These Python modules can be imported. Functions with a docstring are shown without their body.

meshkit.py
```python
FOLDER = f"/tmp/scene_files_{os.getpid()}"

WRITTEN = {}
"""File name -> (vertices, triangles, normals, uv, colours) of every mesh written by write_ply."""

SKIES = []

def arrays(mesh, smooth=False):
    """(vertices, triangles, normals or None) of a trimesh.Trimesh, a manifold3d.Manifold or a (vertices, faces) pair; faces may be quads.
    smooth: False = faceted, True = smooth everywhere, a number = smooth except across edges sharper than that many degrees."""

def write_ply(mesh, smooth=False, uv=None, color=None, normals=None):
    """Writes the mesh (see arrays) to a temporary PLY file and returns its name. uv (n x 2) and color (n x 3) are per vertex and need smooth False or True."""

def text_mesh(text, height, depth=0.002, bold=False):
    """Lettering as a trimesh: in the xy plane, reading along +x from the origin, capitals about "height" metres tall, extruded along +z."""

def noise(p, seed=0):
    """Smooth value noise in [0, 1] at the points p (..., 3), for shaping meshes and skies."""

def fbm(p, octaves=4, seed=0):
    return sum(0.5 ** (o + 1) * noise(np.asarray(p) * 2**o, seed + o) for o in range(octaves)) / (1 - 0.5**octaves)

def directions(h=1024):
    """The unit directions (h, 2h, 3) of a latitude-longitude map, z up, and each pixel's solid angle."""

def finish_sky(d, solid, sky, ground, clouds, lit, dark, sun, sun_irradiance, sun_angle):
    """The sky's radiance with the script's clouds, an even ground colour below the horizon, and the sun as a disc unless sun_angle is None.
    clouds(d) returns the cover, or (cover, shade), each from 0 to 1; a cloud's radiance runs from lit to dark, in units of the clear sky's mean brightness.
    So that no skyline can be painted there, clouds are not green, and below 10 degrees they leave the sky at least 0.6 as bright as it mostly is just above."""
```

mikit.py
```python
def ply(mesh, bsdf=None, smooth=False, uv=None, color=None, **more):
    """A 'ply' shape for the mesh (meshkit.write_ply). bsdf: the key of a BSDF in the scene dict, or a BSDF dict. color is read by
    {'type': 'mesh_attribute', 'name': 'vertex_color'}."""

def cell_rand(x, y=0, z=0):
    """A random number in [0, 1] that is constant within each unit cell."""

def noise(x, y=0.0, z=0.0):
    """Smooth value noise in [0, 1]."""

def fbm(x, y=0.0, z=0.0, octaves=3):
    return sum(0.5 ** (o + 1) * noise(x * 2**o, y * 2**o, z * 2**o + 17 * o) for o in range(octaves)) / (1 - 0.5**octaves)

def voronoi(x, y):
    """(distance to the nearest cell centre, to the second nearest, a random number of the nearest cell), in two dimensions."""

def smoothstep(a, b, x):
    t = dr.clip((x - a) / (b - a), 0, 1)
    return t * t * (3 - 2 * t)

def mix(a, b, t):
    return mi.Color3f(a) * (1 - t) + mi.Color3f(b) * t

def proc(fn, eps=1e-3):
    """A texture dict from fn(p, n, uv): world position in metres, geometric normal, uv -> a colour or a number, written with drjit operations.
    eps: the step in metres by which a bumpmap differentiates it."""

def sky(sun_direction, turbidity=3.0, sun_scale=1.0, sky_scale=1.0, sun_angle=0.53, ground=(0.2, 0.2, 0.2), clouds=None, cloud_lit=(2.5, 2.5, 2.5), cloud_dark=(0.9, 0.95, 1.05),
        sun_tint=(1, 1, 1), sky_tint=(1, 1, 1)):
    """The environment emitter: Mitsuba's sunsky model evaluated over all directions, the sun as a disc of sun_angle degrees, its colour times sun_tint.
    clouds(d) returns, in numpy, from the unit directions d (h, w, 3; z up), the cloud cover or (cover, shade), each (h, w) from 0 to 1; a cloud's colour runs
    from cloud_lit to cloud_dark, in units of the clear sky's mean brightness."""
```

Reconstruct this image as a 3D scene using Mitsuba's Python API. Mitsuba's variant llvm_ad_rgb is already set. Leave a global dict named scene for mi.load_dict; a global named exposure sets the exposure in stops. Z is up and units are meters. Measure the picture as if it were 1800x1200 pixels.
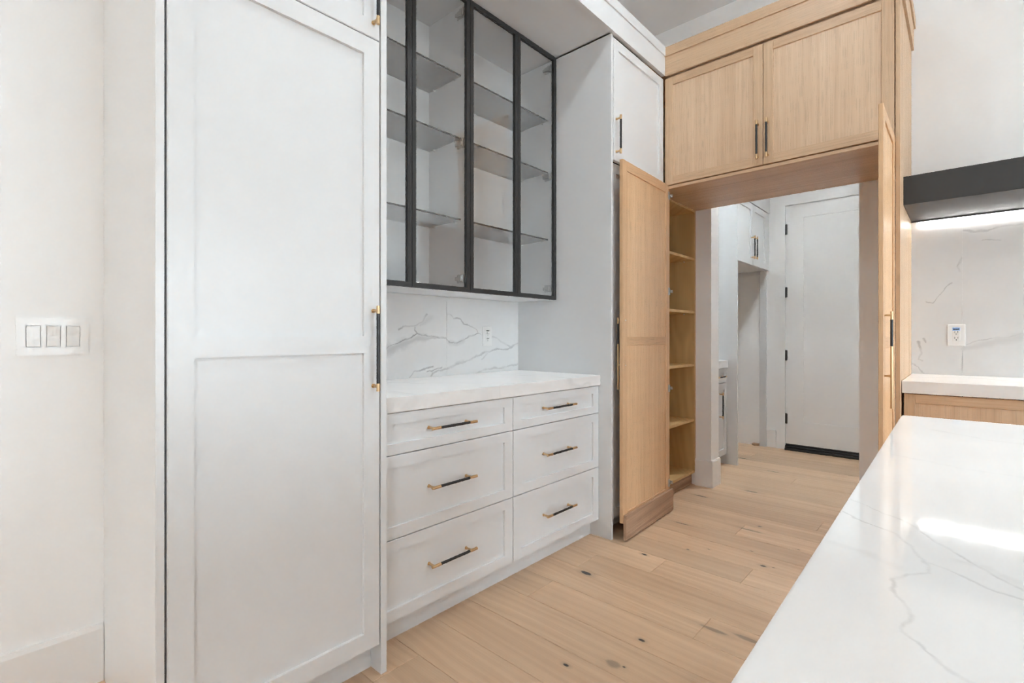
import math
import numpy as np
import trimesh
import drjit as dr
import mitsuba as mi
import shapely.geometry as sg
import mikit
from mikit import proc, noise, fbm, voronoi, cell_rand, smoothstep, mix

T = mi.ScalarTransform4f
scene, labels = {}, {}

# ------------------------------------------------------------------ camera, sky, exposure
F_PX, VP_X, HORIZON, CAM_Z = 872.2, 1694.0, 591.0, 1.15
YAW = math.atan((VP_X - 900.0) / F_PX)
FWD = (-math.sin(YAW), math.cos(YAW), 0.0)
scene['camera'] = {
    'type': 'perspective', 'fov': 2 * math.degrees(math.atan(900.0 / F_PX)), 'fov_axis': 'x',
    'near_clip': 0.02, 'far_clip': 100.0,
    'principal_point_offset_x': 0.0, 'principal_point_offset_y': (600.0 - HORIZON) / 1200.0,
    'to_world': T().look_at(origin=[0, 0, CAM_Z], target=[FWD[0], FWD[1], CAM_Z], up=[0, 0, 1]),
}
scene['sky'] = mikit.sky((0.3, -0.35, 0.75), turbidity=4.0, sun_scale=0.0, sky_scale=27.0, ground=(0.75, 0.75, 0.75),
                         clouds=lambda d: (np.ones(d.shape[:2]), np.zeros(d.shape[:2])),
                         cloud_lit=(0.885, 1.05, 1.18), cloud_dark=(0.9, 0.9, 0.9))
CAN_RADIANCE = 56.0
PANTRY_CAN_RADIANCE = 190.0
PENDANT_RADIANCE = 20.0
LED_RADIANCE = 17.0
exposure = 1.48

# ------------------------------------------------------------------ helpers


def numbered(name):
    taken = {k.split('__')[0] if '__' not in name else k for k in list(scene) + list(labels)}
    if name not in taken and name not in scene:
        return name
    i = 1
    while f'{name}_{i:03d}' in taken or f'{name}_{i:03d}' in scene:
        i += 1
    return f'{name}_{i:03d}'


def thing(name, label, category, group=None):
    key = numbered(name)
    labels[key] = {'label': label, 'category': category}
    if group:
        labels[key]['group'] = group
    return key


def add(name, mesh, bsdf, parent=None, smooth=False, label=None, **more):
    key = numbered(name if parent is None else f'{parent}__{name}')
    scene[key] = mikit.ply(mesh, bsdf, smooth=smooth, **more)
    if label:
        labels[key] = {'label': label}
    return key


def struct(name, mesh, bsdf, label=None, smooth=False):
    key = numbered(name)
    scene[key] = mikit.ply(mesh, bsdf, smooth=smooth)
    labels[key] = {'kind': 'structure'}
    if label:
        labels[key]['label'] = label
    return key


def box(x0, x1, y0, y1, z0, z1, c=0.0):
    """An axis box, its edges chamfered by c."""
    lo, hi = np.array([x0, y0, z0], float), np.array([x1, y1, z1], float)
    if c <= 0:
        return trimesh.creation.box(bounds=[lo, hi])
    pts = []
    for k in range(3):
        s = np.full(3, c)
        s[k] = 0
        a, b = lo + s, hi - s
        pts += [[(a, b)[i][0], (a, b)[j][1], (a, b)[m][2]] for i in (0, 1) for j in (0, 1) for m in (0, 1)]
    return trimesh.convex.convex_hull(np.array(pts))


def join(*m):
    return trimesh.util.concatenate([x for x in m])


def union(*meshes):
    """One closed mesh of overlapping solids."""
    import manifold3d as m3
    out = None
    for m in meshes:
        k = m3.Manifold(m3.Mesh(np.asarray(m.vertices, np.float32), np.asarray(m.faces, np.uint32)))
        if k.is_empty():
            k = m3.Manifold(m3.Mesh(*(np.asarray(a, t) for a, t in ((m.convex_hull.vertices, np.float32), (m.convex_hull.faces, np.uint32)))))
        out = k if out is None else out + k
    r = out.to_mesh()
    return trimesh.Trimesh(np.asarray(r.vert_properties[:, :3], float), np.asarray(r.tri_verts), process=False)


def cyl(p0, p1, r, n=16):
    return trimesh.creation.cylinder(radius=r, segment=[p0, p1], sections=n)


def prism(points, d0, d1, holes=()):
    return trimesh.creation.extrude_polygon(sg.Polygon(points, holes), d1 - d0, engine='earcut').apply_translation([0, 0, d0])


def rect(u0, u1, v0, v1):
    return [(u0, v0), (u1, v0), (u1, v1), (u0, v1)]


class Plane:
    """Local frame: u along the front, v up, d out of the front."""

    def __init__(self, origin, u, d):
        self.m = np.eye(4)
        self.m[:3, 0], self.m[:3, 1], self.m[:3, 2], self.m[:3, 3] = u, [0, 0, 1], d, origin

    def put(self, mesh):
        return mesh.copy().apply_transform(self.m)

    def box(self, u0, u1, v0, v1, d0, d1, c=0.0):
        return self.put(box(u0, u1, v0, v1, d0, d1, c))

    def cyl(self, p0, p1, r, n=16):
        return self.put(cyl(p0, p1, r, n))


def facing_x(x):      # a front that faces +x: u = y
    return Plane((x, 0, 0), (0, 1, 0), (1, 0, 0))


def facing_y(y):      # a front that faces -y: u = x
    return Plane((0, y, 0), (1, 0, 0), (0, -1, 0))


# ------------------------------------------------------------------ materials


def principled(color, rough, spec=0.5, **more):
    c = color if isinstance(color, dict) else {'type': 'rgb', 'value': list(color)}
    return {'type': 'twosided', 'nested': {'type': 'principled', 'base_color': c, 'roughness': rough, 'specular': spec, **more}}


def wall_fn(p, n, uv):
    k = fbm(p.x * 1.3 + 3, p.y * 1.3, p.z * 1.3)
    return mix((0.85, 0.85, 0.84), (0.88, 0.88, 0.87), k)


scene['wall_paint'] = principled(proc(wall_fn), 0.6, 0.3)
scene['ceiling_paint'] = principled((0.77, 0.775, 0.775), 0.8, 0.2)
scene['trim_paint'] = principled((0.87, 0.87, 0.86), 0.35, 0.45)


def cabinet_fn(p, n, uv):
    k = fbm((p.x + p.y) * 2.1, p.z * 0.9, 4.0)
    return mix((0.645, 0.65, 0.65), (0.67, 0.675, 0.675), k)


scene['white_lacquer'] = principled(proc(cabinet_fn), 0.33, 0.5)
scene['dark_gap'] = principled((0.03, 0.03, 0.03), 0.8, 0.1)
scene['white_plastic'] = principled((0.86, 0.855, 0.84), 0.22, 0.5)
scene['black_aluminium'] = principled((0.022, 0.022, 0.022), 0.4, 0.5)
scene['black_rubber'] = principled((0.012, 0.012, 0.013), 0.45, 0.4)
scene['hood_metal'] = principled((0.028, 0.028, 0.028), 0.38, 0.5)
scene['chrome'] = principled((0.48, 0.48, 0.47), 0.25, 0.5, metallic=1.0)
scene['brass'] = principled((0.66, 0.465, 0.265), 0.32, 0.5, metallic=1.0)
scene['grip_black'] = principled((0.014, 0.014, 0.015), 0.35, 0.5)
scene['socket_dark'] = principled((0.05, 0.05, 0.05), 0.5, 0.3)
scene['indicator_blue'] = principled((0.30, 0.48, 0.80), 0.4, 0.4)
scene['pin_steel'] = principled((0.6, 0.6, 0.58), 0.35, 0.5, metallic=0.6)
scene['door_glass'] = {'type': 'thindielectric', 'int_ior': 1.5, 'specular_transmittance': {'type': 'rgb', 'value': [0.962, 0.962, 0.958]}}
scene['shelf_glass'] = {'type': 'thindielectric', 'int_ior': 1.5, 'specular_transmittance': {'type': 'rgb', 'value': [0.56, 0.56, 0.555]}}
scene['window_glass'] = {'type': 'thindielectric', 'int_ior': 1.5}


def oak_fn(axis, light, dark, seed=0.0, streak=1.0):
    """Straight-grained oak, the grain along the axis."""

    def fn(p, n, uv):
        along, a, b = {'x': (p.x, p.y, p.z), 'y': (p.y, p.x, p.z), 'z': (p.z, p.x, p.y)}[axis]
        q = a * 1.0 + b * 1.13 + seed
        wob = 0.012 * (fbm(along * 1.1, q * 3.0, seed) - 0.5)
        q = q + wob
        fine = fbm(q * 260.0, along * 3.0, 1.0 + seed)
        mid = fbm(q * 55.0, along * 1.1, 7.0 + seed)
        broad = fbm(q * 9.0, along * 0.5, 13.0 + seed)
        k = dr.clip(0.5 + streak * (0.55 * (fine - 0.5) + 0.75 * (mid - 0.5) + 0.8 * (broad - 0.5)), 0, 1)
        pore = smoothstep(0.66, 0.80, noise(q * 420.0, along * 14.0, 3.0)) * 0.10
        return mix(dark, light, k) * (1 - pore)

    return fn


OAK_L, OAK_D = (0.595, 0.415, 0.268), (0.475, 0.305, 0.182)
scene['oak_upright'] = principled(proc(oak_fn('z', OAK_L, OAK_D)), 0.42, 0.4)
scene['oak_along_x'] = principled(proc(oak_fn('x', OAK_L, OAK_D, 3.0)), 0.42, 0.4)
scene['oak_along_y'] = principled(proc(oak_fn('y', OAK_L, OAK_D, 5.0)), 0.42, 0.4)
scene['oak_panel'] = principled(proc(oak_fn('z', (0.655, 0.475, 0.325), (0.535, 0.36, 0.228), 11.0, 0.9)), 0.42, 0.4)
scene['oak_warm'] = principled(proc(oak_fn('z', (0.70, 0.465, 0.275), (0.585, 0.36, 0.195), 31.0, 0.8)), 0.42, 0.4)
scene['oak_warm_across'] = principled(proc(oak_fn('y', (0.64, 0.405, 0.235), (0.52, 0.31, 0.165), 37.0, 0.8)), 0.42, 0.4)
scene['oak_warm_upright'] = principled(proc(oak_fn('z', (0.65, 0.42, 0.245), (0.54, 0.33, 0.18), 41.0, 0.7)), 0.42, 0.4)


def ply_fn(p, n, uv):
    a = p.x + p.y * 0.9
    w = fbm(a * 3.0, p.z * 1.2, 2.0)
    rings = dr.sin((a * 30.0 + w * 16.0 + p.z * 2.0) * 2.2) * 0.5 + 0.5
    fine = fbm(a * 120.0, p.z * 6.0, 5.0)
    return mix((0.50, 0.31, 0.13), (0.60, 0.40, 0.185), dr.clip(0.25 + 0.4 * rings * w * 2 + 0.35 * (fine - 0.5), 0, 1))


scene['plywood'] = principled(proc(ply_fn), 0.45, 0.35)
scene['kick_oak'] = principled(proc(oak_fn('y', (0.46, 0.31, 0.21), (0.29, 0.175, 0.11), 21.0, 1.3)), 0.5, 0.3)

# knots of the floor boards: x, y, half length, half width, darkness
KNOTS = [(-1.357, 2.027, .030, .014, .95), (-1.248, 2.406, .016, .008, .9), (-.902, 1.72, .014, .008, .85), (-1.03, 1.411, .012, .007, .9), (-.909, 1.526, .03, .02, .35),
         (-.874, 1.539, .006, .004, .9), (-.743, 2.686, .016, .009, .7), (-.70, 2.70, .006, .004, .6), (-.724, 1.97, .06, .012, .4), (-.608, 1.997, .05, .013, .4), (-1.398, 3.558, .05, .009, .6),
         (-1.167, 3.914, .05, .011, .65), (-.913, 3.23, .012, .009, .6), (-.93, 3.13, .07, .012, .4), (-1.279, 2.958, .06, .009, .45), (-1.558, 4.929, .06, .011, .6),
         (-1.10, 2.62, .008, .005, .7), (-.84, 2.83, .009, .005, .6), (-1.02, 2.70, .007, .004, .6), (-.66, 3.02, .008, .005, .5), (-1.2, 4.62, .05, .011, .45)]


def floor_fn(tone, seed):
    def fn(p, n, uv):
        row = dr.floor((p.y - 0.909) / 0.19)
        s = seed + row * 7.31
        x = p.x + s
        warp = fbm(x * 1.3, p.y * 5.0, s)
        q = p.y * 1.0 + 0.09 * (warp - 0.5)
        cath = dr.sin(q * 150.0 + 9.0 * fbm(x * 0.8, p.y * 9.0, s + 5)) * 0.5 + 0.5
        fine = fbm(q * 330.0, x * 5.0, s)
        broad = fbm(q * 22.0, x * 0.9, s + 2)
        k = dr.clip(0.5 + 0.16 * (cath - 0.5) + 0.40 * (fine - 0.5) + 0.8 * (broad - 0.5) + 0.5 * (fbm(x * 0.7, p.y * 4.0, s + 8) - 0.5), 0, 1)
        c = mix((0.50, 0.325, 0.205), (0.66, 0.47, 0.315), k) * tone
        dark = mi.Float(0)
        for kx, ky, a, b, d in KNOTS:
            e = dr.sqrt(dr.square((p.x - kx) / a) + dr.square((p.y - ky) / b)) + 0.6 * (fbm(p.x * 22, p.y * 60, 2.0) - 0.5)
            dark = dr.maximum(dark, d * (1 - smoothstep(0.55, 1.15, e)) + 0.20 * d * (1 - smoothstep(0.8, 2.8, e)))
        return mix(c, (0.055, 0.05, 0.05), dr.clip(dark, 0, 0.95))

    return fn


TONES = [1.0, 0.94, 1.07, 0.88, 1.03]
for i, t in enumerate(TONES):
    scene[f'floor_oak_{i}'] = principled(proc(floor_fn(t, 3.7 * i)), 0.42, 0.35)


def marble(color_axes, veins, soft=0.0, base=(0.80, 0.80, 0.795), rough=0.12, warp=0.010, spec=0.5):
    """White marble. veins: (points, half width, strength) in the plane of the two axes."""
    segs = []
    for pts, w, s in veins:
        ws = w if isinstance(w, (list, tuple)) else [w] * len(pts)
        segs += [(*pts[i], *pts[i + 1], ws[i], ws[i + 1], s, max(ws) > .013) for i in range(len(pts) - 1)]

    def fn(p, n, uv):
        q = {'x': p.x, 'y': p.y, 'z': p.z}
        a, b = q[color_axes[0]], q[color_axes[1]]
        fq = 0.22 / warp
        a2 = a + warp * (fbm(a * fq, b * fq, 1.0, octaves=5) - 0.5) * 2.2
        b2 = b + warp * (fbm(a * fq, b * fq, 9.0, octaves=5) - 0.5) * 2.2
        rag = 0.45 + 1.2 * fbm(a * fq * 1.6, b * fq * 1.6, 4.0)
        fade = 0.5 + 0.8 * smoothstep(0.30, 0.72, fbm(a * fq * 0.9, b * fq * 0.9, 21.0, octaves=4))
        g = mi.Float(0)
        for x0, y0, x1, y1, w0, w1, s, broad in segs:
            dx, dy = x1 - x0, y1 - y0
            t = dr.clip(((a2 - x0) * dx + (b2 - y0) * dy) / (dx * dx + dy * dy + 1e-12), 0, 1)
            d = dr.sqrt(dr.square(a2 - x0 - t * dx) + dr.square(b2 - y0 - t * dy))
            w = (w0 + (w1 - w0) * t) * rag
            g = dr.maximum(g, s * (0.75 if broad else fade) * (1 - smoothstep(0.0, 1.25, d / (w * (1.25 if broad else 1.0)))))
        if soft > 0:
            c = fbm(p.x * 2.3 + p.z, p.y * 3.1 - p.z * 1.3, p.z * 2.0 + 3.0, octaves=4)
            g = dr.maximum(g, soft * (1 - smoothstep(0.0, 0.035, dr.abs(c - 0.5))) * smoothstep(0.35, 0.7, fbm(p.x * 1.7, p.y * 1.7, 8.0)))
        cloud = fbm(a * 5, b * 5, 12.0)
        return mix(base, (0.36, 0.355, 0.35), dr.clip(g, 0, 1)) * (0.975 + 0.05 * cloud)

    return principled(proc(fn), rough, spec)


NOOK = [
    ([(1.30, 0.99), (1.439, 1.07), (1.532, 1.107), (1.629, 1.139), (1.753, 1.147)], [.035, .032, .024, .022, .006], .58),
    ([(1.30, 1.02), (1.439, 1.089), (1.471, 1.106), (1.532, 1.123), (1.589, 1.147), (1.629, 1.163)], .006, .75),
    ([(1.508, 1.188), (1.555, 1.201), (1.614, 1.204), (1.669, 1.227), (1.695, 1.271)], .006, .55),
    ([(1.654, 1.208), (1.727, 1.252)], [.008, .016], .25),
    ([(1.614, 1.204), (1.614, 1.179), (1.639, 1.159), (1.69, 1.155), (1.753, 1.153), (1.83, 1.145), (1.852, 1.121), (1.909, 1.112), (1.963, 1.133), (2.005, 1.147), (2.079, 1.165), (2.111, 1.16)], .006, .6),
    ([(1.852, 1.118), (1.909, 1.108), (1.963, 1.128)], .014, .35),
    ([(1.83, 1.278), (1.858, 1.275), (1.886, 1.252), (1.939, 1.251), (1.963, 1.229), (2.011, 1.214), (2.054, 1.197), (2.079, 1.174)], .006, .5),
    ([(2.11, 1.16), (2.197, 1.151), (2.244, 1.137), (2.307, 1.108), (2.35, 1.093), (2.386, 1.077)], .007, .35),
    ([(1.575, 0.92), (1.609, 0.96), (1.664, 0.966), (1.743, 0.983)], .006, .6),
    ([(1.7, 0.956), (1.797, 0.974)], .006, .55),
    ([(1.721, 0.92), (1.743, 0.949), (1.819, 0.962), (1.898, 0.982), (1.974, 1.004), (2.048, 1.024), (2.144, 1.049), (2.244, 1.068), (2.35, 1.066), (2.393, 1.082), (2.445, 1.109)], .008, .45),
    ([(1.90, 0.987), (1.96, 1.004)], .012, .3), ([(2.111, 1.012), (2.163, 1.039)], .006, .3),
    ([(2.073, 0.934), (2.17, 0.952), (2.279, 0.947), (2.35, 0.956), (2.445, 0.964)], .009, .32),
]
RANGE = [
    ([(-0.003, 1.084), (0.047, 1.089), (0.118, 1.114), (0.238, 1.15), (0.5, 1.21)], [.012, .014, .02, .022, .02], .26),
    ([(0.011, 1.105), (0.059, 1.126), (0.147, 1.138), (0.238, 1.166), (0.5, 1.24)], .005, .32),
    ([(-0.188, 1.007), (-0.202, 1.015), (-0.188, 1.059), (-0.198, 1.12)], .007, .5), ([(-0.175, 1.142), (-0.168, 1.111)], .005, .4),
    ([(-0.161, 1.354), (-0.135, 1.348), (-0.096, 1.402), (-0.083, 1.422), (-0.051, 1.454)], .004, .4),
    ([(-0.017, 1.518), (-0.02, 1.556), (-0.008, 1.592)], .006, .4), ([(-0.002, 1.747), (0.095, 1.736), (0.164, 1.75), (0.238, 1.751), (0.5, 1.77)], .007, .35),
    ([(0.077, 1.681), (0.147, 1.674)], .004, .3), ([(-0.236, 0.988), (-0.202, 0.972), (-0.175, 0.938)], .006, .4),
]
ISLAND = [
    ([(-0.116, 0.819), (-0.093, 0.796), (-0.077, 0.777), (-0.064, 0.772), (-0.054, 0.764), (-0.046, 0.753), (-0.036, 0.736), (-0.019, 0.702), (-0.004, 0.681), (0.009, 0.66), (0.05, 0.61)], .0026, .27),
    ([(-0.117, 0.756), (-0.097, 0.733), (-0.074, 0.717), (-0.057, 0.707), (-0.051, 0.695), (-0.041, 0.673), (-0.033, 0.649), (-0.025, 0.629), (-0.025, 0.611), (-0.038, 0.593), (-0.046, 0.575), (-0.049, 0.552), (-0.038, 0.529), (-0.029, 0.508), (-0.035, 0.489), (-0.035, 0.475), (-0.024, 0.466), (-0.011, 0.446), (0.002, 0.434)], .0024, .26),
    ([(-0.026, 0.638), (-0.013, 0.633), (0.005, 0.617), (0.02, 0.607), (0.033, 0.604), (0.2, 0.55)], .0024, .22),
    ([(-0.004, 0.663), (0.015, 0.661), (0.04, 0.633), (0.2, 0.58)], .008, .13), ([(-0.112, 0.63), (-0.078, 0.624), (-0.046, 0.608)], .010, .08),
    ([(-0.05, 1.55), (0.04, 1.48), (0.2, 1.45)], .012, .08), ([(-0.10, 1.18), (0.0, 1.13), (0.2, 1.12)], .008, .06),
]
scene['marble_nook'] = marble('yz', NOOK, rough=0.15)
scene['marble_range'] = marble('xz', RANGE, base=(0.75, 0.75, 0.745), rough=0.04, spec=0.6)
scene['marble_island'] = marble('xy', ISLAND, base=(0.75, 0.75, 0.745), rough=0.045, warp=0.0035)
scene['marble_worktop'] = marble('xy', [([(-1.53, 1.60), (-1.60, 1.70), (-1.545, 1.80)], .006, .2)], soft=0.22, rough=0.12)

# ------------------------------------------------------------------ the room
XW = -2.142                      # the wall with the switch
BACK, BACK2, END = 3.81, 3.965, 5.63
CEIL, XR, YF = 3.62, 5.2, -4.6
struct('wall_left', join(box(XW - .15, XW, YF - .15, .325, 0, CEIL + .1), box(XW - .15, -2.186, .325, END + .15, 0, CEIL + .1)), 'wall_paint')
b = sg.box(XW - .045, 0, XR + .15, CEIL + .1).difference(sg.box(-1.42, -1, -.49, 2.72))
wall_back = facing_y(BACK2).put(trimesh.creation.extrude_polygon(b, BACK2 - BACK, engine='earcut'))
struct('wall_back', wall_back, 'wall_paint')


def wall_with_windows(plane, u0, u1, holes, thick):
    g = sg.box(u0, 0, u1, CEIL + .1)
    for h in holes:
        g = g.difference(sg.box(h[0], h[2], h[1], h[3]))
    return plane.put(trimesh.creation.extrude_polygon(g, thick, engine='earcut'))


right_plane = Plane((XR + .15, 0, 0), (0, 1, 0), (1, 0, 0))
right_plane.m[:3, 3] = (XR, 0, 0)
HOLES_R = [(0.34, 1.52, 0.03, 2.6), (1.66, 2.84, 0.03, 2.6)]
HOLES_F = [(3.2, 4.8, 0.03, 2.6)]
struct('wall_right', wall_with_windows(right_plane, YF - .15, BACK, HOLES_R, .15), 'wall_paint')
front_plane = Plane((0, YF - .15, 0), (-1, 0, 0), (0, 1, 0))
struct('wall_front', wall_with_windows(front_plane, -XR, -XW, [(-b_, -a_, c_, d_) for a_, b_, c_, d_ in HOLES_F], .15), 'wall_paint')
wn = 0
for plane, holes, d0 in ((right_plane, HOLES_R, .05), (front_plane, [(-b_, -a_, c_, d_) for a_, b_, c_, d_ in HOLES_F], .05)):
    for u0, u1, v0, v1 in holes:
        wn += 1
        um = (u0 + u1) / 2
        fr = trimesh.creation.extrude_polygon(sg.box(u0, v0, u1, v1).difference(sg.box(u0 + .05, v0 + .05, um - .03, v1 - .05)).difference(sg.box(um + .03, v0 + .05, u1 - .05, v1 - .05)), .05, engine='earcut')
        k = struct(f'window_{wn}', plane.put(fr.apply_translation([0, 0, d0])), 'black_aluminium')
        for ua, ub in ((u0 + .05, um - .03), (um + .03, u1 - .05)):
            add('pane', plane.box(ua, ub, v0 + .05, v1 - .05, d0 + .02, d0 + .026), 'window_glass', k)
struct('ceiling', join(box(XW - .15, XR + .15, YF - .15, BACK, CEIL, CEIL + .1)), 'ceiling_paint')
# the pantry room behind the opening
struct('wall_end', box(-2.30, 1.15, END, END + .15, 0, 2.95), 'wall_paint')
struct('wall_pantry_right', box(1.0, 1.15, BACK2, END, 0, 2.95), 'wall_paint')
struct('ceiling_pantry', box(-2.30, 1.15, BACK2, END + .15, 2.85, 2.95), 'ceiling_paint')

# floor: a sub-floor and its boards
struct('floor', box(XW - .2, XR + .2, YF - .2, END + .2, -.15, -.0125), 'floor_oak_1')
rng = np.random.default_rng(7)
ROW_JOINT = {0: -1.456, 4: -1.43, 5: -.763, 6: -1.428, 7: -1.13, 8: -.77, 11: -.983, 13: -.643, 18: -1.0, 22: -1.505}
for r in range(-5, 25):
    y0 = .909 + .19 * r
    y1 = min(y0 + .19, END - .001)
    x_left = XW + .002 if y1 < .33 else -2.184
    joints = [ROW_JOINT[r]] if r in ROW_JOINT else [float(rng.uniform(-.45, .0)) if r % 2 else float(rng.uniform(-2.05, -1.75))]
    for _ in range(3):
        joints.append(joints[-1] + float(rng.uniform(1.5, 2.1)))
    edges = [x_left] + [j for j in joints if x_left + .15 < j < 2.4] + [2.6]
    for i in range(len(edges) - 1):
        x0, x1 = edges[i], edges[i + 1]
        if r == 0 and i == 1:
            t = 3
        else:
            t = int(rng.integers(0, len(TONES)))
            t = 0 if t == 3 and rng.random() < .6 else t
        m = box(x0 + .0005, x1 - .0005, y0 + .0005, y1 - .0005, -.012, 0, .0012)
        add('board', m, f'floor_oak_{t}', 'floor')
struct('floor_outer', join(box(2.602, XR, YF, .909 - .19 * 5 - .002, -.0125, -.0003), box(2.602, XR, .909 - .19 * 5 - .002, BACK, -.0125, -.0003), box(XW, 2.602, YF, .909 - .19 * 5 - .002, -.0125, -.0003)), 'floor_oak_0')

# baseboards, casing and the far door
bb = [(0, 0), (.015, 0), (.015, .176), (.010, .190), (0, .190)]


def baseboard(name, y0, y1, x):
    m = trimesh.creation.extrude_polygon(sg.Polygon(bb), y1 - y0, engine='earcut')      # profile in (x, z), pulled along y
    m.apply_transform(np.array([[1, 0, 0, x], [0, 0, -1, y1], [0, 1, 0, 0], [0, 0, 0, 1.0]]))
    struct(name, m, 'trim_paint')


baseboard('baseboard_left', YF, .3085, XW)
# the base that wraps round the end of the wall
BH, BP = .204, .016
poly = sg.Polygon([(-1.5385, BACK), (-1.5385, BACK - BP), (-1.42 + BP, BACK - BP), (-1.42 + BP, BACK2), (-1.42, BACK2), (-1.42, BACK)])
base = trimesh.creation.extrude_polygon(poly, BH - .008, engine='earcut')
base2 = trimesh.creation.extrude_polygon(sg.Polygon([(-1.5385, BACK), (-1.5385, BACK - BP + .006), (-1.42 + BP - .006, BACK - BP + .006), (-1.42 + BP - .006, BACK2), (-1.42, BACK2), (-1.42, BACK)]), .008, engine='earcut').apply_translation([0, 0, BH - .008])
struct('baseboard_opening', join(base, base2), 'trim_paint')
struct('baseboard_end', box(-1.521, -1.43, END - .015, END, 0, .182, .003), 'trim_paint')
cas = sg.box(-1.427, 0, -.317, 2.585).difference(sg.box(-1.345, -1, -.392, 2.478))
k = struct('trim_1', facing_y(END).put(trimesh.creation.extrude_polygon(cas, .02, engine='earcut')), 'trim_paint')
fy = facing_y(END - .004)
door = sg.box(-1.327, .062, -.41, 2.461).difference(sg.box(-1.18, .292, -.557, 2.338))
k = struct('door_1', fy.put(trimesh.creation.extrude_polygon(door, .012, engine='earcut').apply_translation([0, 0, -.0])), 'trim_paint', label='white painted far door with one tall recessed panel')
add('panel', fy.box(-1.18, -.557, .292, 2.338, .0005, .0025), 'trim_paint', k)
add('threshold', join(fy.box(-1.344, -.392, 0, .024, 0, .05, .003), fy.box(-1.344, -.392, .024, .044, 0, .034, .003), fy.box(-1.34, -.396, .044, .061, 0, .014, .002)), 'black_rubber', k, label='black threshold and door sweep')
for zc in (2.235, 1.597, .958, .317):
    add('hinge', join(fy.cyl((-1.335, zc - .052, .022), (-1.335, zc + .052, .022), .007, 10), fy.box(-1.345, -1.325, zc - .05, zc + .05, .012, .0185)), 'black_aluminium', k, label='black door hinge')
add('knob', join(fy.cyl((-.47, .96, .012), (-.47, .96, .06), .012), fy.cyl((-.47, .96, .05), (-.47, .96, .075), .027, 20)), 'black_aluminium', k)

# ------------------------------------------------------------------ fittings


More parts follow.
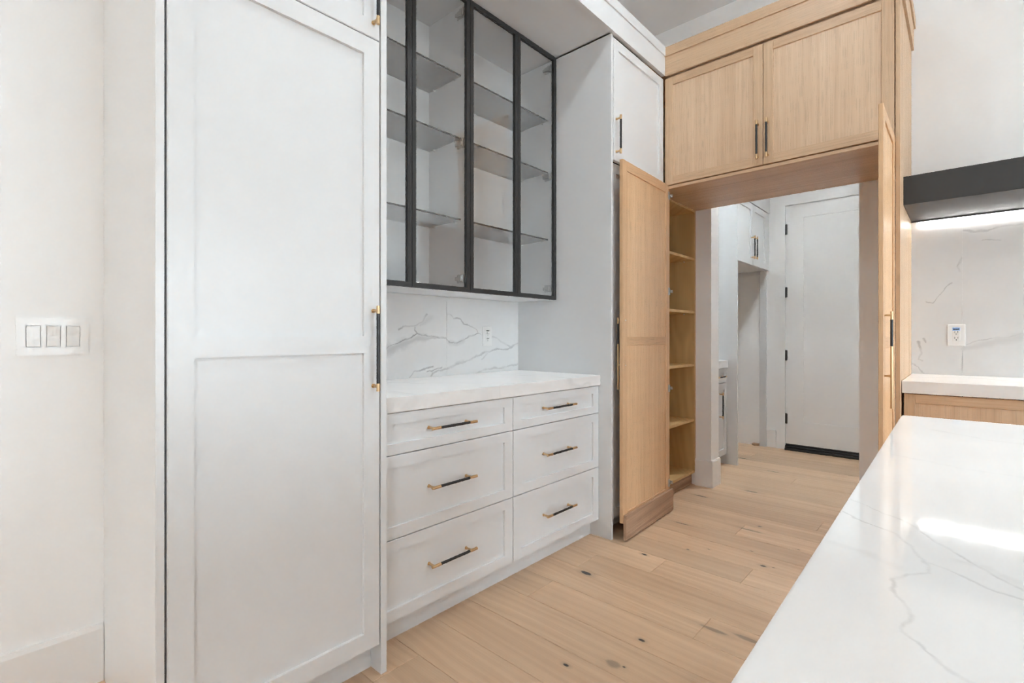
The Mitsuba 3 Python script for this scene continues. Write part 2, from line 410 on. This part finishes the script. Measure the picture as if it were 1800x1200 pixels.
def handle(parent, plane, u, v0, v1, d_face, standoff=.028, horizontal=False, caps=(.026, .026), r=.0064, posts=None):
    """A bar pull: brass ends and posts, a black grip between. On a vertical pull u is fixed; on a horizontal one u is the height."""
    at = (lambda s, d: (s, u, d)) if horizontal else (lambda s, d: (u, s, d))
    d = d_face + standoff
    a, b2 = v0 + caps[0], v1 - caps[1]
    posts = posts or (v0 + caps[0] * .62, v1 - caps[1] * .62)
    brass = [plane.cyl(at(v0, d), at(a, d), r), plane.cyl(at(b2, d), at(v1, d), r), plane.cyl(at(v0 + .002, d), at(v1 - .002, d), r * .7, 12)]
    brass += [plane.cyl(at(s, d_face), at(s, d), r * .78, 12) for s in posts]
    brass += [plane.cyl(at(s, d_face), at(s, d_face + .003), r * 1.15, 12) for s in posts]
    add('handle', union(*brass), 'brass', parent, smooth=40, label='brass ends and posts of the bar pull')
    grip = [plane.cyl(at(a, d), at(b2, d), r * .9, 18)]
    add('handle_grip', join(*grip), 'grip_black', parent, smooth=40, label='black grip of the bar pull')


def shaker(parent, name, plane, u0, u1, v0, v1, t, stile, mid=None, mat='white_lacquer', panel_mat=None, rail_mat=None, recess=.011, label=None, rail=None, bevel=.0):
    """A framed front with recessed panels. Front at d = 0, back at d = -t. mid: (v0, v1) of a middle rail."""
    rail = rail or stile
    cells = [(v0 + rail, v1 - rail)] if mid is None else [(v0 + rail, mid[0]), (mid[1], v1 - rail)]
    e = .0018
    if rail_mat is None:
        g = sg.box(u0 + e, v0 + e, u1 - e, v1 - e)
        full = sg.box(u0, v0, u1, v1)
        for c in cells:
            g = g.difference(sg.box(u0 + stile, c[0], u1 - stile, c[1]))
            full = full.difference(sg.box(u0 + stile, c[0], u1 - stile, c[1]))
        m = join(trimesh.creation.extrude_polygon(full, t - e, engine='earcut').apply_translation([0, 0, -t]), trimesh.creation.extrude_polygon(g, e, engine='earcut').apply_translation([0, 0, -e]))
        key = add(name, plane.put(m), mat, parent, label=label)
    else:
        key = add(name, plane.box(u0 + stile - .004, u1 - stile + .004, v0 + rail - .004, v1 - rail + .004, -t + .004, -recess), panel_mat or mat, parent, label=label)
        add('stile', plane.box(u0, u0 + stile, v0, v1, -t, 0, .0015), mat, key)
        add('stile', plane.box(u1 - stile, u1, v0, v1, -t, 0, .0015), mat, key)
        rows = [(v0, v0 + rail), (v1 - rail, v1)] + ([mid] if mid else [])
        for a, b2 in rows:
            add('rail', plane.box(u0 + stile + .0002, u1 - stile - .0002, a, b2, -t + .0004, -.0004, .001), rail_mat, key)
    for c in (cells if rail_mat is None else []):
        add('panel', plane.box(u0 + stile - .004, u1 - stile + .004, c[0] - .004, c[1] + .004, -t + .004, -recess), panel_mat or mat, key)
    return key


# ------------------------------------------------------------------ white cabinets along the left wall
PF = -1.465                                  # panel fronts
FX = facing_x(-1.467)                        # door fronts
tall = thing('tall_cabinet', 'tall white cabinet nearest the camera with one long framed door, between light switch and drawers', 'cabinet')
add('side_panel', box(XW + .002, -1.4635, .31, .3295, 0, 2.86, .001), 'white_lacquer', tall)
add('carcass', join(box(-2.18, -1.4885, .3295, .335, 0, 2.86), box(-2.18, -2.16, .335, .947, 0, 2.86), box(-2.16, -1.4885, .335, .947, 2.149, 2.153), box(-2.16, -1.4885, .335, .947, .10, .118)), 'dark_gap', tall)
add('end_panel', box(-2.184, PF, .9475, .9705, 0, 2.86, .001), 'white_lacquer', tall)
add('toe_kick', box(-1.546, -1.528, .3295, .947, 0, .10), 'white_lacquer', tall)
d = shaker(tall, 'door', FX, .3355, .9435, .104, 2.148, .021, .059, mid=(1.094, 1.151), rail=.059, label='long lower door with two recessed panels')
handle(d, FX, .919, .968, 1.2515, 0, .030)
d = shaker(tall, 'door', FX, .3355, .9435, 2.1515, 2.852, .021, .059, label='upper door cut by the top of the photo')
handle(d, FX, .919, 2.186, 2.409, 0, .030)

# drawers
DX = facing_x(-1.552)
base_c = thing('base_cabinet', 'low white cabinet of six framed drawers under the marble worktop', 'cabinet')
add('carcass', box(-2.18, -1.5735, .9715, 2.447, .098, .868), 'dark_gap', base_c)
add('toe_kick', box(-1.63, -1.611, .9715, 2.447, 0, .098), 'white_lacquer', base_c)
for u0, u1, hc in ((.9725, 1.7115, (1.215, 1.454)), (1.7145, 2.4445, (1.936, 2.186))):
    for (v0, v1), hz in (((.7125, .866), .791), ((.4025, .7095), .560), ((.099, .3995), .254)):
        d = shaker(base_c, 'drawer', DX, u0, u1, v0, v1, .02, .056, rail=.040 if v0 > .7 else .045)
        handle(d, DX, hz, *hc, 0 - .009, .037, horizontal=True, caps=(.042, .042), posts=(hc[0] + .012, hc[1] - .030), r=.006)

wt = thing('worktop', 'thick white marble worktop on the six white drawers', 'worktop')
add('slab', box(-2.172, -1.540, .9715, 2.4465, .870, .928, .002), 'marble_worktop', wt)

bs = thing('backsplash', 'white marble backsplash with bold grey veins behind the white drawers', 'backsplash')
add('slab', box(-2.185, -2.172, .9715, 1.8335, .9282, 1.3745), 'marble_nook', bs)
add('slab', box(-2.185, -2.172, 1.8345, 2.4465, .9282, 1.3745), 'marble_nook', bs)


def outlet(plane, u0, u1, v0, v1, d, label, slot_color, halo=False, s=1.0):
    k = thing('outlet', label, 'outlet')
    um, h = (u0 + u1) / 2, v1 - v0
    add('plate', plane.box(u0, u1, v0, v1, d, d + .006, .002), 'white_plastic', k)
    add('socket', plane.box(um - .0168 * s, um + .0168 * s, v0 + h * .22, v1 - h * .17, d + .005, d + .0085, .001), 'white_plastic', k)
    zs = v1 - h * .225
    if halo:
        add('indicator', plane.box(um - .016, um + .016, zs - .008, zs + .010, d + .0082, d + .0089), 'indicator_blue', k, label='bluish lit strip')
    add('slot', plane.box(um - .0135, um + .0135, zs - .003, zs + .003, d + .006, d + .0094), 'socket_dark', k, label='dark slot at the top')
    holes = []
    for zc in (v0 + h * .60, v0 + h * .33):
        holes += [plane.box(um + q - .0016, um + q + .0016, zc + .002, zc + .010, d + .006, d + .0088) for q in (-.007, .007)]
        holes += [plane.cyl((um, zc - .006, d + .006), (um, zc - .006, d + .0088), .0027, 10)]
    add('contact_holes', join(*holes), 'socket_dark', k)
    return k


outlet(facing_x(-2.172), 2.118, 2.194, 1.0905, 1.2115, .0005, 'white wall outlet on the veined backsplash over the white drawers', 'socket_dark')

# triple light switch
sw = thing('light_switch', 'white three gang rocker switch plate on the bare wall left of the tall cabinet', 'light switch')
SX = facing_x(XW)
g = sg.box(.1, 1.0895, .271, 1.210)
for uc in (.1385, .185, .2315):
    g = g.difference(sg.box(uc - .0172, 1.1165, uc + .0172, 1.1835))
add('plate', join(SX.put(trimesh.creation.extrude_polygon(g, .0055, engine='earcut').apply_translation([0, 0, .0008])), SX.put(trimesh.creation.extrude_polygon(g.buffer(-.002, join_style=2), .002, engine='earcut').apply_translation([0, 0, .0063]))), 'white_plastic', sw)
for i, uc in enumerate((.1385, .185, .2315)):
    up = .0085 if i else .006
    prof = sg.Polygon([(1.118, .001), (1.118, .0125 if i == 0 else .0070), (1.150, .0090), (1.182, .0070 if i == 0 else .0125), (1.182, .001)])
    m = trimesh.creation.extrude_polygon(prof, .0305, engine='earcut')        # (v, d) pulled along u
    m.apply_transform(np.array([[0, 0, 1, uc - .01525], [1, 0, 0, 0], [0, 1, 0, 0], [0, 0, 0, 1.0]]))
    add('rocker', SX.put(m), 'white_plastic', sw)
    for zc in (1.2, 1.1):
        add('screw', SX.cyl((uc, zc, .006), (uc, zc, .0088), .0032, 12), 'white_plastic', sw)

# smoked glass wall cabinets
GX = -1.857
GP = facing_x(GX)


def wall_cabinet(y0, y1, door_edges, label, place):
    k = thing('wall_cabinet', label, 'cabinet')
    z0, z1 = 1.3755, 2.866
    xb, xf = -2.184, GX - .022
    t = .018
    add('carcass', join(box(xb, xf, y0, y0 + t, z0, z1), box(xb, xf, y1 - t, y1, z0, z1), box(xb, xf, y0 + t, y1 - t, z0, z0 + t), box(xb, xf, y0 + t, y1 - t, z1 - t, z1),
                        box(xb, -2.168, y0 + t, y1 - t, z0 + t, z1 - t)), 'white_lacquer', k)
    for zt in (2.490, 2.168, 1.752):
        s = add('shelf', box(-2.166, -1.9085, y0 + t + .002, y1 - t - .002, zt - .008, zt), 'shelf_glass', k, label='smoked glass shelf')
        add('polished_edge', box(-1.9083, -1.9065, y0 + t + .002, y1 - t - .002, zt - .008, zt), 'grip_black', s)
        for yy, q in ((y0 + t, 1), (y1 - t, -1)):
            for xx in (-2.12, -1.95):
                add('shelf_pin', join(cyl((xx, yy, zt - .013), (xx, yy + q * .012, zt - .013), .0045, 10), cyl((xx, yy + q * .003, zt - .0155), (xx, yy + q * .003, zt - .0085), .006, 10)), 'pin_steel', s)
    for i, (u0, u1) in enumerate(door_edges):
        u0, u1 = u0 + .0012, u1 - .0012
        w = .022
        g = sg.box(u0, z0 - .001, u1, z1 - .001).difference(sg.box(u0 + w, z0 + w, u1 - w, z1 - w - .001))
        dk = add('door', GP.put(trimesh.creation.extrude_polygon(g, .02, engine='earcut').apply_translation([0, 0, -.02])), 'black_aluminium', k, label='narrow black framed smoked glass door')
        add('pane', GP.box(u0 + w, u1 - w, z0 + w, z1 - w - .001, -.013, -.008), 'door_glass', dk, label='smoked glass pane')
        wall = y0 + t if i == 0 else y1 - t                  # doors hang on the outer sides
        q = 1 if i == 0 else -1
        for zc in (1.445, 2.135, 2.80):
            x = GX - .022
            edge = (u0 + w) if i == 0 else (u1 - w)
            m = [box(x - .055, x - .012, *sorted((wall, wall + q * .004)), zc - .022, zc + .022), box(x - .062, x - .002, *sorted((wall + q * .004, wall + q * .015)), zc - .009, zc + .009, .002),
                 box(x - .022, x - .006, *sorted((wall + q * .006, wall + q * .020)), zc - .016, zc + .016, .002), box(x - .001, x + .004, *sorted((edge - q * .004, edge + q * .012)), zc - .020, zc + .020, .001),
                 cyl((x - .046, wall + q * .004, zc + .015), (x - .046, wall + q * .008, zc + .015), .004, 10), cyl((x - .046, wall + q * .004, zc - .015), (x - .046, wall + q * .008, zc - .015), .004, 10)]
            add('hinge', join(*m), 'chrome', dk, label='steel concealed hinge')
    return k


wall_cabinet(1.003, 1.7245, ((1.003, 1.364), (1.364, 1.7245)), 'left smoked glass wall cabinet with black frames, beside the tall cabinet', 0)
wall_cabinet(1.7255, 2.446, ((1.7255, 2.0905), (2.0905, 2.446)), 'right smoked glass wall cabinet with black frames, against the white side panel', 1)
fl = thing('filler_strip', 'white filler strip between tall cabinet and left glass wall cabinet', 'filler strip')
add('strip', box(-2.184, GX - .01, .971, 1.0025, 1.3755, 2.866), 'white_lacquer', fl)

# the tall white cabinet in the corner
corner = thing('tall_cabinet', 'tall white corner cabinet mostly hidden behind the open oak door', 'cabinet')
add('side_panel', box(-2.184, -1.4705, 2.4475, 2.4665, 0, 2.8595, .001), 'white_lacquer', corner)
add('carcass', join(box(-2.18, -1.51, 2.4667, 2.47, .0, 2.85), box(-2.18, -2.16, 2.47, 3.095, 0, 2.85), box(-2.16, -1.51, 2.47, 3.095, 2.14, 2.155), box(-2.16, -1.51, 3.092, 3.097, .1, 2.85)), 'dark_gap', corner)
add('toe_kick', box(-1.60, -1.582, 2.4667, 3.097, 0, .10), 'white_lacquer', corner)
d = shaker(corner, 'door', FX, 2.4695, 3.0965, 2.1515, 2.846, .021, .055, label='upper door above the open oak door')
handle(d, FX, 2.495, 2.188, 2.406, 0, .030)
CX = facing_x(-1.487)
shaker(corner, 'door', CX, 2.4695, 3.0965, .104, 2.1465, .021, .055, mid=(1.094, 1.151), label='lower door in shadow behind the open oak door')

# soffit and crown over the white run
cr = thing('cabinet_crown', 'white stepped crown and soffit running over all the white cabinets', 'crown moulding')
add('fascia', box(-1.475, -1.451, .31, 3.0875, 2.861, 2.985), 'white_lacquer', cr)
add('cornice', box(-1.49, -1.4435, .31, 3.0795, 2.9855, 3.0455, .0015), 'white_lacquer', cr)
add('soffit', box(-2.184, -1.476, .971, 2.4465, 2.8675, 2.886), 'white_lacquer', cr)
add('top_board', box(-2.140, -1.4905, .335, 3.0795, 2.99, 3.01), 'white_lacquer', cr)

# ------------------------------------------------------------------ the oak pass-through cabinet
OY = facing_y(3.10)
oak = thing('oak_cabinet', 'tall oak cabinet framing the pantry passage, two upper doors and two open lower doors', 'cabinet')
add('carcass', join(box(-1.458, -.2505, 3.1225, 3.14, 2.143, 3.03), box(-2.14, -.2505, 3.14, 3.808, 3.0, 3.03), box(-2.14, -2.12, 3.14, 3.808, 2.143, 3.0)), 'oak_along_x', oak)
add('underside', box(-1.5395, -.2505, 3.1205, 3.808, 2.1225, 2.1405), 'oak_along_x', oak, label='oak underside over the passage')
add('rail', box(-1.455, -.2505, 3.1005, 3.1205, 2.1165, 2.1355, .001), 'oak_along_x', oak)
add('side_panel', box(-.2500, -.2315, 3.10, 3.8085, 0, 2.86, .001), 'oak_upright', oak)
for i, (u0, u1, hx) in enumerate(((-1.457, -.8605, -.886), (-.8575, -.2545, -.834))):
    d = shaker(oak, 'door', OY, u0, u1, 2.1435, 2.845, .02, .052, mat='oak_upright', rail_mat='oak_along_x', panel_mat='oak_panel', recess=.008, label='left upper oak door' if i == 0 else 'right upper oak door')
    handle(d, OY, hx, 2.176, 2.399, 0, .030)


def wrap(x1, y0, z0, z1, t):
    """A band along the front and round the right side."""
    p = sg.Polygon([(-1.4505, y0), (x1, y0), (x1, 3.8085), (x1 - t, 3.8085), (x1 - t, y0 + t), (-1.4505, y0 + t)])
    return trimesh.creation.extrude_polygon(p, z1 - z0, engine='earcut').apply_translation([0, 0, z0])


add('fascia', wrap(-.2195, 3.088, 2.857, 2.982, .0115), 'oak_along_x', oak)
add('cornice', wrap(-.2115, 3.080, 2.9825, 3.042, .03), 'oak_along_x', oak)
# shelves in the left jamb
add('shelf_box', join(box(-2.13, -1.5395, 3.122, 3.140, .1, 2.1215), box(-2.13, -1.5395, 3.790, 3.808, .1, 2.1215), box(-2.148, -2.13, 3.122, 3.808, .1, 2.1215), box(-2.13, -1.5395, 3.14, 3.79, .097, .115), box(-2.13, -1.5395, 3.14, 3.79, 2.1075, 2.1215)), 'plywood', oak)
add('jamb_edge', join(box(-1.5393, -1.538, 3.122, 3.140, .1, 2.1215), box(-1.5393, -1.538, 3.79, 3.808, .1, 2.1215)), 'oak_upright', oak)
for zt in (1.756, 1.346, .938, .513):
    add('shelf', box(-2.128, -1.5430, 3.1405, 3.7895, zt - .019, zt, .0008), 'plywood', oak, label='plywood shelf in the left jamb')
    add('shelf_pin', cyl((-1.62, 3.79, zt - .024), (-1.62, 3.776, zt - .024), .004, 10), 'pin_steel', oak)
add('toe_kick', box(-1.588, -1.570, 3.122, 3.808, 0, .097), 'kick_oak', oak)

# left open door: its inner face is towards the room
h0, h1 = np.array([-1.411, 2.472]), np.array([-1.436, 3.123])
W = float(np.linalg.norm(h1 - h0))
e = (h1 - h0) / W
LP = Plane((h0[0], h0[1], 0), (e[0], e[1], 0), (e[1], -e[0], 0))
d = shaker(oak, 'open_door', LP, 0, W, .100, 2.145, .021, .056, mid=(1.097, 1.147), mat='oak_warm_upright', rail_mat='oak_warm_across', panel_mat='oak_warm', recess=.007, label='left open oak door, inner side towards the room')
add('kick_board', LP.box(.004, W + .018, .008, .146, .0005, .019, .0015), 'kick_oak', d, label='brown oak kick board along the foot of the door')
brass = []
OUT = -.021
PLN, UH, DH = LP, .032, OUT - .026
for (a, b2) in ((1.222, 1.257), (.848, 1.108)):
    brass.append(LP.cyl((.032, a, OUT - .026), (.032, b2, OUT - .026), .0052))
for z in (1.241, .987):
    brass.append(LP.cyl((.032, z, OUT), (.032, z, OUT - .026), .0042, 12))
brass.append(PLN.cyl((UH, .86, DH), (UH, 1.25, DH), .004, 12))
add('handle', union(*brass), 'brass', d, smooth=40, label='brass ends of the long pull')
add('handle_grip', LP.cyl((.032, 1.108, OUT - .026), (.032, 1.222, OUT - .026), .005, 18), 'grip_black', d, smooth=40, label='black grip of the long pull')
for z in (1.241, .987):
    add('screw', LP.cyl((.032, z, 0), (.032, z, .0015), .004, 12), 'pin_steel', d)
for z in (2.077, 1.446, .808, .185):
    add('hinge', join(LP.box(W - .024, W + .004, z - .024, z + .024, -.002, .003, .001), LP.box(W - .006, W + .022, z - .006, z + .006, .002, .012, .002), LP.cyl((W + .012, z - .009, .008), (W + .012, z + .009, .008), .008, 12)), 'chrome', d, smooth=30, label='steel cup hinge')

# right open door, seen almost edge on
RP = Plane((-.2525, 2.627, 0), (0, 1, 0), (1, 0, 0))
W2 = .489
PLN, UH, DH = RP, .035, .025
d = shaker(oak, 'open_door', RP, 0, W2, .100, 2.145, .018, .068, rail=.05, mid=(1.097, 1.147), mat='oak_warm_upright', rail_mat='oak_warm_across', panel_mat='oak_warm', recess=.007, label='right open oak door seen almost edge on')
add('kick_board', RP.box(0, W2, .008, .146, -.036, -.0185, .0015), 'kick_oak', d)
brass = []
for (a, b2) in ((1.222, 1.257), (.840, 1.108)):
    brass.append(RP.cyl((.035, a, .025), (.035, b2, .025), .0052))
for z in (1.241, .980):
    brass.append(RP.cyl((.035, z, 0), (.035, z, .025), .0042, 12))
brass.append(PLN.cyl((UH, .86, DH), (UH, 1.25, DH), .004, 12))
add('handle', union(*brass), 'brass', d, smooth=40, label='brass ends of the long pull')
add('handle_grip', RP.cyl((.035, 1.108, .025), (.035, 1.222, .025), .005, 18), 'grip_black', d, smooth=40, label='black grip of the long pull')

# ------------------------------------------------------------------ range wall
HY = facing_y(3.16)
rc = thing('base_cabinet', 'oak base cabinet with framed drawers under the range side worktop', 'cabinet')
add('carcass', box(-.2265, 3.2, 3.1815, 3.80, .09, .866), 'dark_gap', rc)
for u0, u1 in ((-.222, .90), (.903, 2.02), (2.023, 3.14)):
    for v0, v1 in ((.712, .864), (.402, .709), (.099, .399)):
        d = shaker(rc, 'drawer', HY, u0, u1, v0, v1, .02, .044, mat='oak_upright', rail_mat='oak_along_x', panel_mat='oak_panel', recess=.008, rail=.045)
        um = (u0 + u1) / 2
        handle(d, HY, (v0 + v1) / 2, um - .12, um + .12, -.008, .036, horizontal=True, caps=(.04, .04))
add('toe_kick', box(-.2265, 3.2, 3.235, 3.25, 0, .09), 'kick_oak', rc)
wt2 = thing('worktop', 'white marble worktop on the oak drawers beneath the dark hood', 'worktop')
add('slab', box(-.2295, 3.2, 3.142, 3.799, .868, .928, .002), 'marble_worktop', wt2)
bs2 = thing('backsplash', 'glossy white marble backsplash below the dark hood', 'backsplash')
add('slab', box(-.2312, -.0055, 3.80, 3.8095, .9282, 1.8295), 'marble_range', bs2)
add('slab', box(-.0045, 3.2, 3.80, 3.8095, .9282, 1.8295), 'marble_range', bs2)
outlet(facing_y(3.80), -.070, .0075, 1.0945, 1.2185, .0005, 'white wall outlet with bluish strip on the glossy backsplash under the hood', 'socket_dark', True)
hood = thing('range_hood', 'dark grey box hood with a light strip on the wall above the range worktop', 'range hood')
add('body', box(-.2310, 2.6, 3.27, 3.8095, 1.830, 1.977, .0015), 'hood_metal', hood)
add('lip', box(-.2310, 2.6, 3.768, 3.774, 1.8225, 1.8299), 'hood_metal', hood)
k = add('light_strip', box(-.19, 2.55, 3.777, 3.797, 1.8215, 1.8298), 'white_plastic', hood, label='glowing white light strip')
scene[k]['emitter'] = {'type': 'area', 'radiance': {'type': 'rgb', 'value': [LED_RADIANCE, LED_RADIANCE * .99, LED_RADIANCE * .96]}}

# ------------------------------------------------------------------ island
isl = thing('kitchen_island', 'island with a white marble top in the right foreground', 'kitchen island')
top = trimesh.creation.extrude_polygon(sg.Polygon([(-.1105, .20), (2.7, .20), (2.7, 1.787), (-.131, 1.787)]).buffer(-.002).buffer(.002), .057, engine='earcut').apply_translation([0, 0, .867])
bev = trimesh.creation.extrude_polygon(sg.Polygon([(-.1105, .20), (2.7, .20), (2.7, 1.787), (-.131, 1.787)]).buffer(-.003), .003, engine='earcut').apply_translation([0, 0, .924])
add('top', join(top, bev), 'marble_island', isl, label='white marble top with fine grey veins')
add('base', box(-.06, 2.64, .30, 1.70, .10, .8665), 'white_lacquer', isl)
add('toe_kick', box(0.0, 2.58, .36, 1.64, 0, .10), 'kick_oak', isl)

# ------------------------------------------------------------------ pantry room
lk = thing('locker_cabinet', 'white tall cabinet with two small upper doors beyond the passage', 'cabinet')
add('side_panel', box(-2.184, -1.490, 4.6155, 4.6345, 0, 2.84, .001), 'white_lacquer', lk)
add('carcass', join(box(-2.184, -1.522, 4.6347, 5.60, 1.832, 1.85), box(-2.184, -1.522, 4.6347, 5.60, 2.80, 2.84), box(-1.53, -1.5225, 4.6347, 5.60, 1.85, 2.80)), 'white_lacquer', lk)
LX = facing_x(-1.50)
for i, (u0, u1, hu) in enumerate(((4.637, 5.089, 5.052), (5.092, 5.540, 5.130))):
    d = shaker(lk, 'door', LX, u0, u1, 1.834, 2.42, .02, .06, label='left small upper door' if i == 0 else 'right small upper door')
    handle(d, LX, hu, 1.89, 2.11, 0, .030)
add('filler', box(-1.521, -1.50, 5.5415, 5.6285, 1.834, 2.84), 'white_lacquer', lk)
add('fascia', box(-1.521, -1.492, 4.6347, 5.6285, 2.4235, 2.84), 'white_lacquer', lk)
add('end_panel', box(-1.585, -1.522, 5.6005, 5.6285, 0, 1.831, .001), 'white_lacquer', lk)
pb = thing('base_cabinet', 'narrow white base cabinet with drawer and door glimpsed behind the wall end', 'cabinet')
BX = facing_x(-1.580)
add('carcass', box(-2.184, -1.6015, 3.967, 4.615, .09, .868), 'dark_gap', pb)
d = shaker(pb, 'drawer', BX, 4.25, 4.6125, .738, .866, .02, .04)
handle(d, BX, .795, 4.335, 4.53, -.009, .035, horizontal=True, caps=(.03, .03))
d = shaker(pb, 'door', BX, 4.25, 4.6125, .092, .734, .02, .055)
handle(d, BX, 4.435, .43, .66, 0, .030)
d = shaker(pb, 'door', BX, 3.969, 4.247, .092, .866, .02, .05)
add('toe_kick', box(-1.66, -1.64, 3.967, 4.615, 0, .09), 'white_lacquer', pb)
wt3 = thing('worktop', 'white worktop end on the narrow base cabinet beyond the passage', 'worktop')
add('slab', box(-2.184, -1.567, 3.967, 4.615, .8695, .935, .002), 'marble_worktop', wt3)

wb = thing('wood_block', 'small brown wood block on the floor against the pantry end wall', 'wood block')
add('block', box(-1.655, -1.592, 5.585, 5.622, .0005, .024, .002), 'kick_oak', wb)

# ------------------------------------------------------------------ lamps
ring = trimesh.creation.annulus(r_min=.070, r_max=.092, height=.006, sections=40)
lens = trimesh.creation.cylinder(radius=.0695, height=.003, sections=40)


def can(x, y, z, rad, label, group=None):
    k = thing('recessed_light', label, 'ceiling light', group)
    add('trim_ring', ring.copy().apply_translation([x, y, z - .0031]), 'trim_paint', k)
    q = add('lens', lens.copy().apply_translation([x, y, z - .0017]), 'white_plastic', k)
    scene[q]['emitter'] = {'type': 'area', 'radiance': {'type': 'rgb', 'value': [rad * .94, rad * 1.05, rad * 1.12]}}


for x, ys in ((-.72, (-2.2, .96, 2.02)), (1.5, (-2.2, -.6, 1.75)), (3.6, (-2.2, -.1, 2.02))):
    for y in ys:
        can(x, y, CEIL, CAN_RADIANCE, 'round recessed light in the kitchen ceiling above the picture', 'recessed kitchen lights')
for x, y in ((-1.06, 4.32),):
    can(x, y, 2.85, PANTRY_CAN_RADIANCE, 'round recessed light in the pantry ceiling behind the oak cabinet')

prof = [(.0, .345), (.028, .34), (.034, .30), (.05, .25), (.10, .18), (.165, .11), (.212, .05), (.228, 0.0), (.224, 0.0), (.207, .052), (.16, .106), (.095, .174), (.045, .246), (.028, .29), (.0, .30)]
shade = trimesh.creation.revolve(np.array(prof), sections=48)
bulb = trimesh.creation.icosphere(subdivisions=3, radius=.045)
for x in (.47, 1.75):
    k = thing('pendant_light', 'white dome pendant lamp over the island, seen only mirrored in the backsplash', 'pendant light', 'pendants over the island')
    add('shade', shade.copy().apply_translation([x, 1.0, 1.70]), 'white_plastic', k, smooth=40)
    q = add('bulb', bulb.copy().apply_translation([x, 1.0, 1.84]), 'white_plastic', k, smooth=True)
    scene[q]['emitter'] = {'type': 'area', 'radiance': {'type': 'rgb', 'value': [PENDANT_RADIANCE] * 3}}
    add('cord', cyl((x, 1.0, 2.04), (x, 1.0, CEIL - .02), .003, 8), 'grip_black', k)
    add('canopy', cyl((x, 1.0, CEIL - .022), (x, 1.0, CEIL - .0005), .06, 24), 'white_plastic', k)
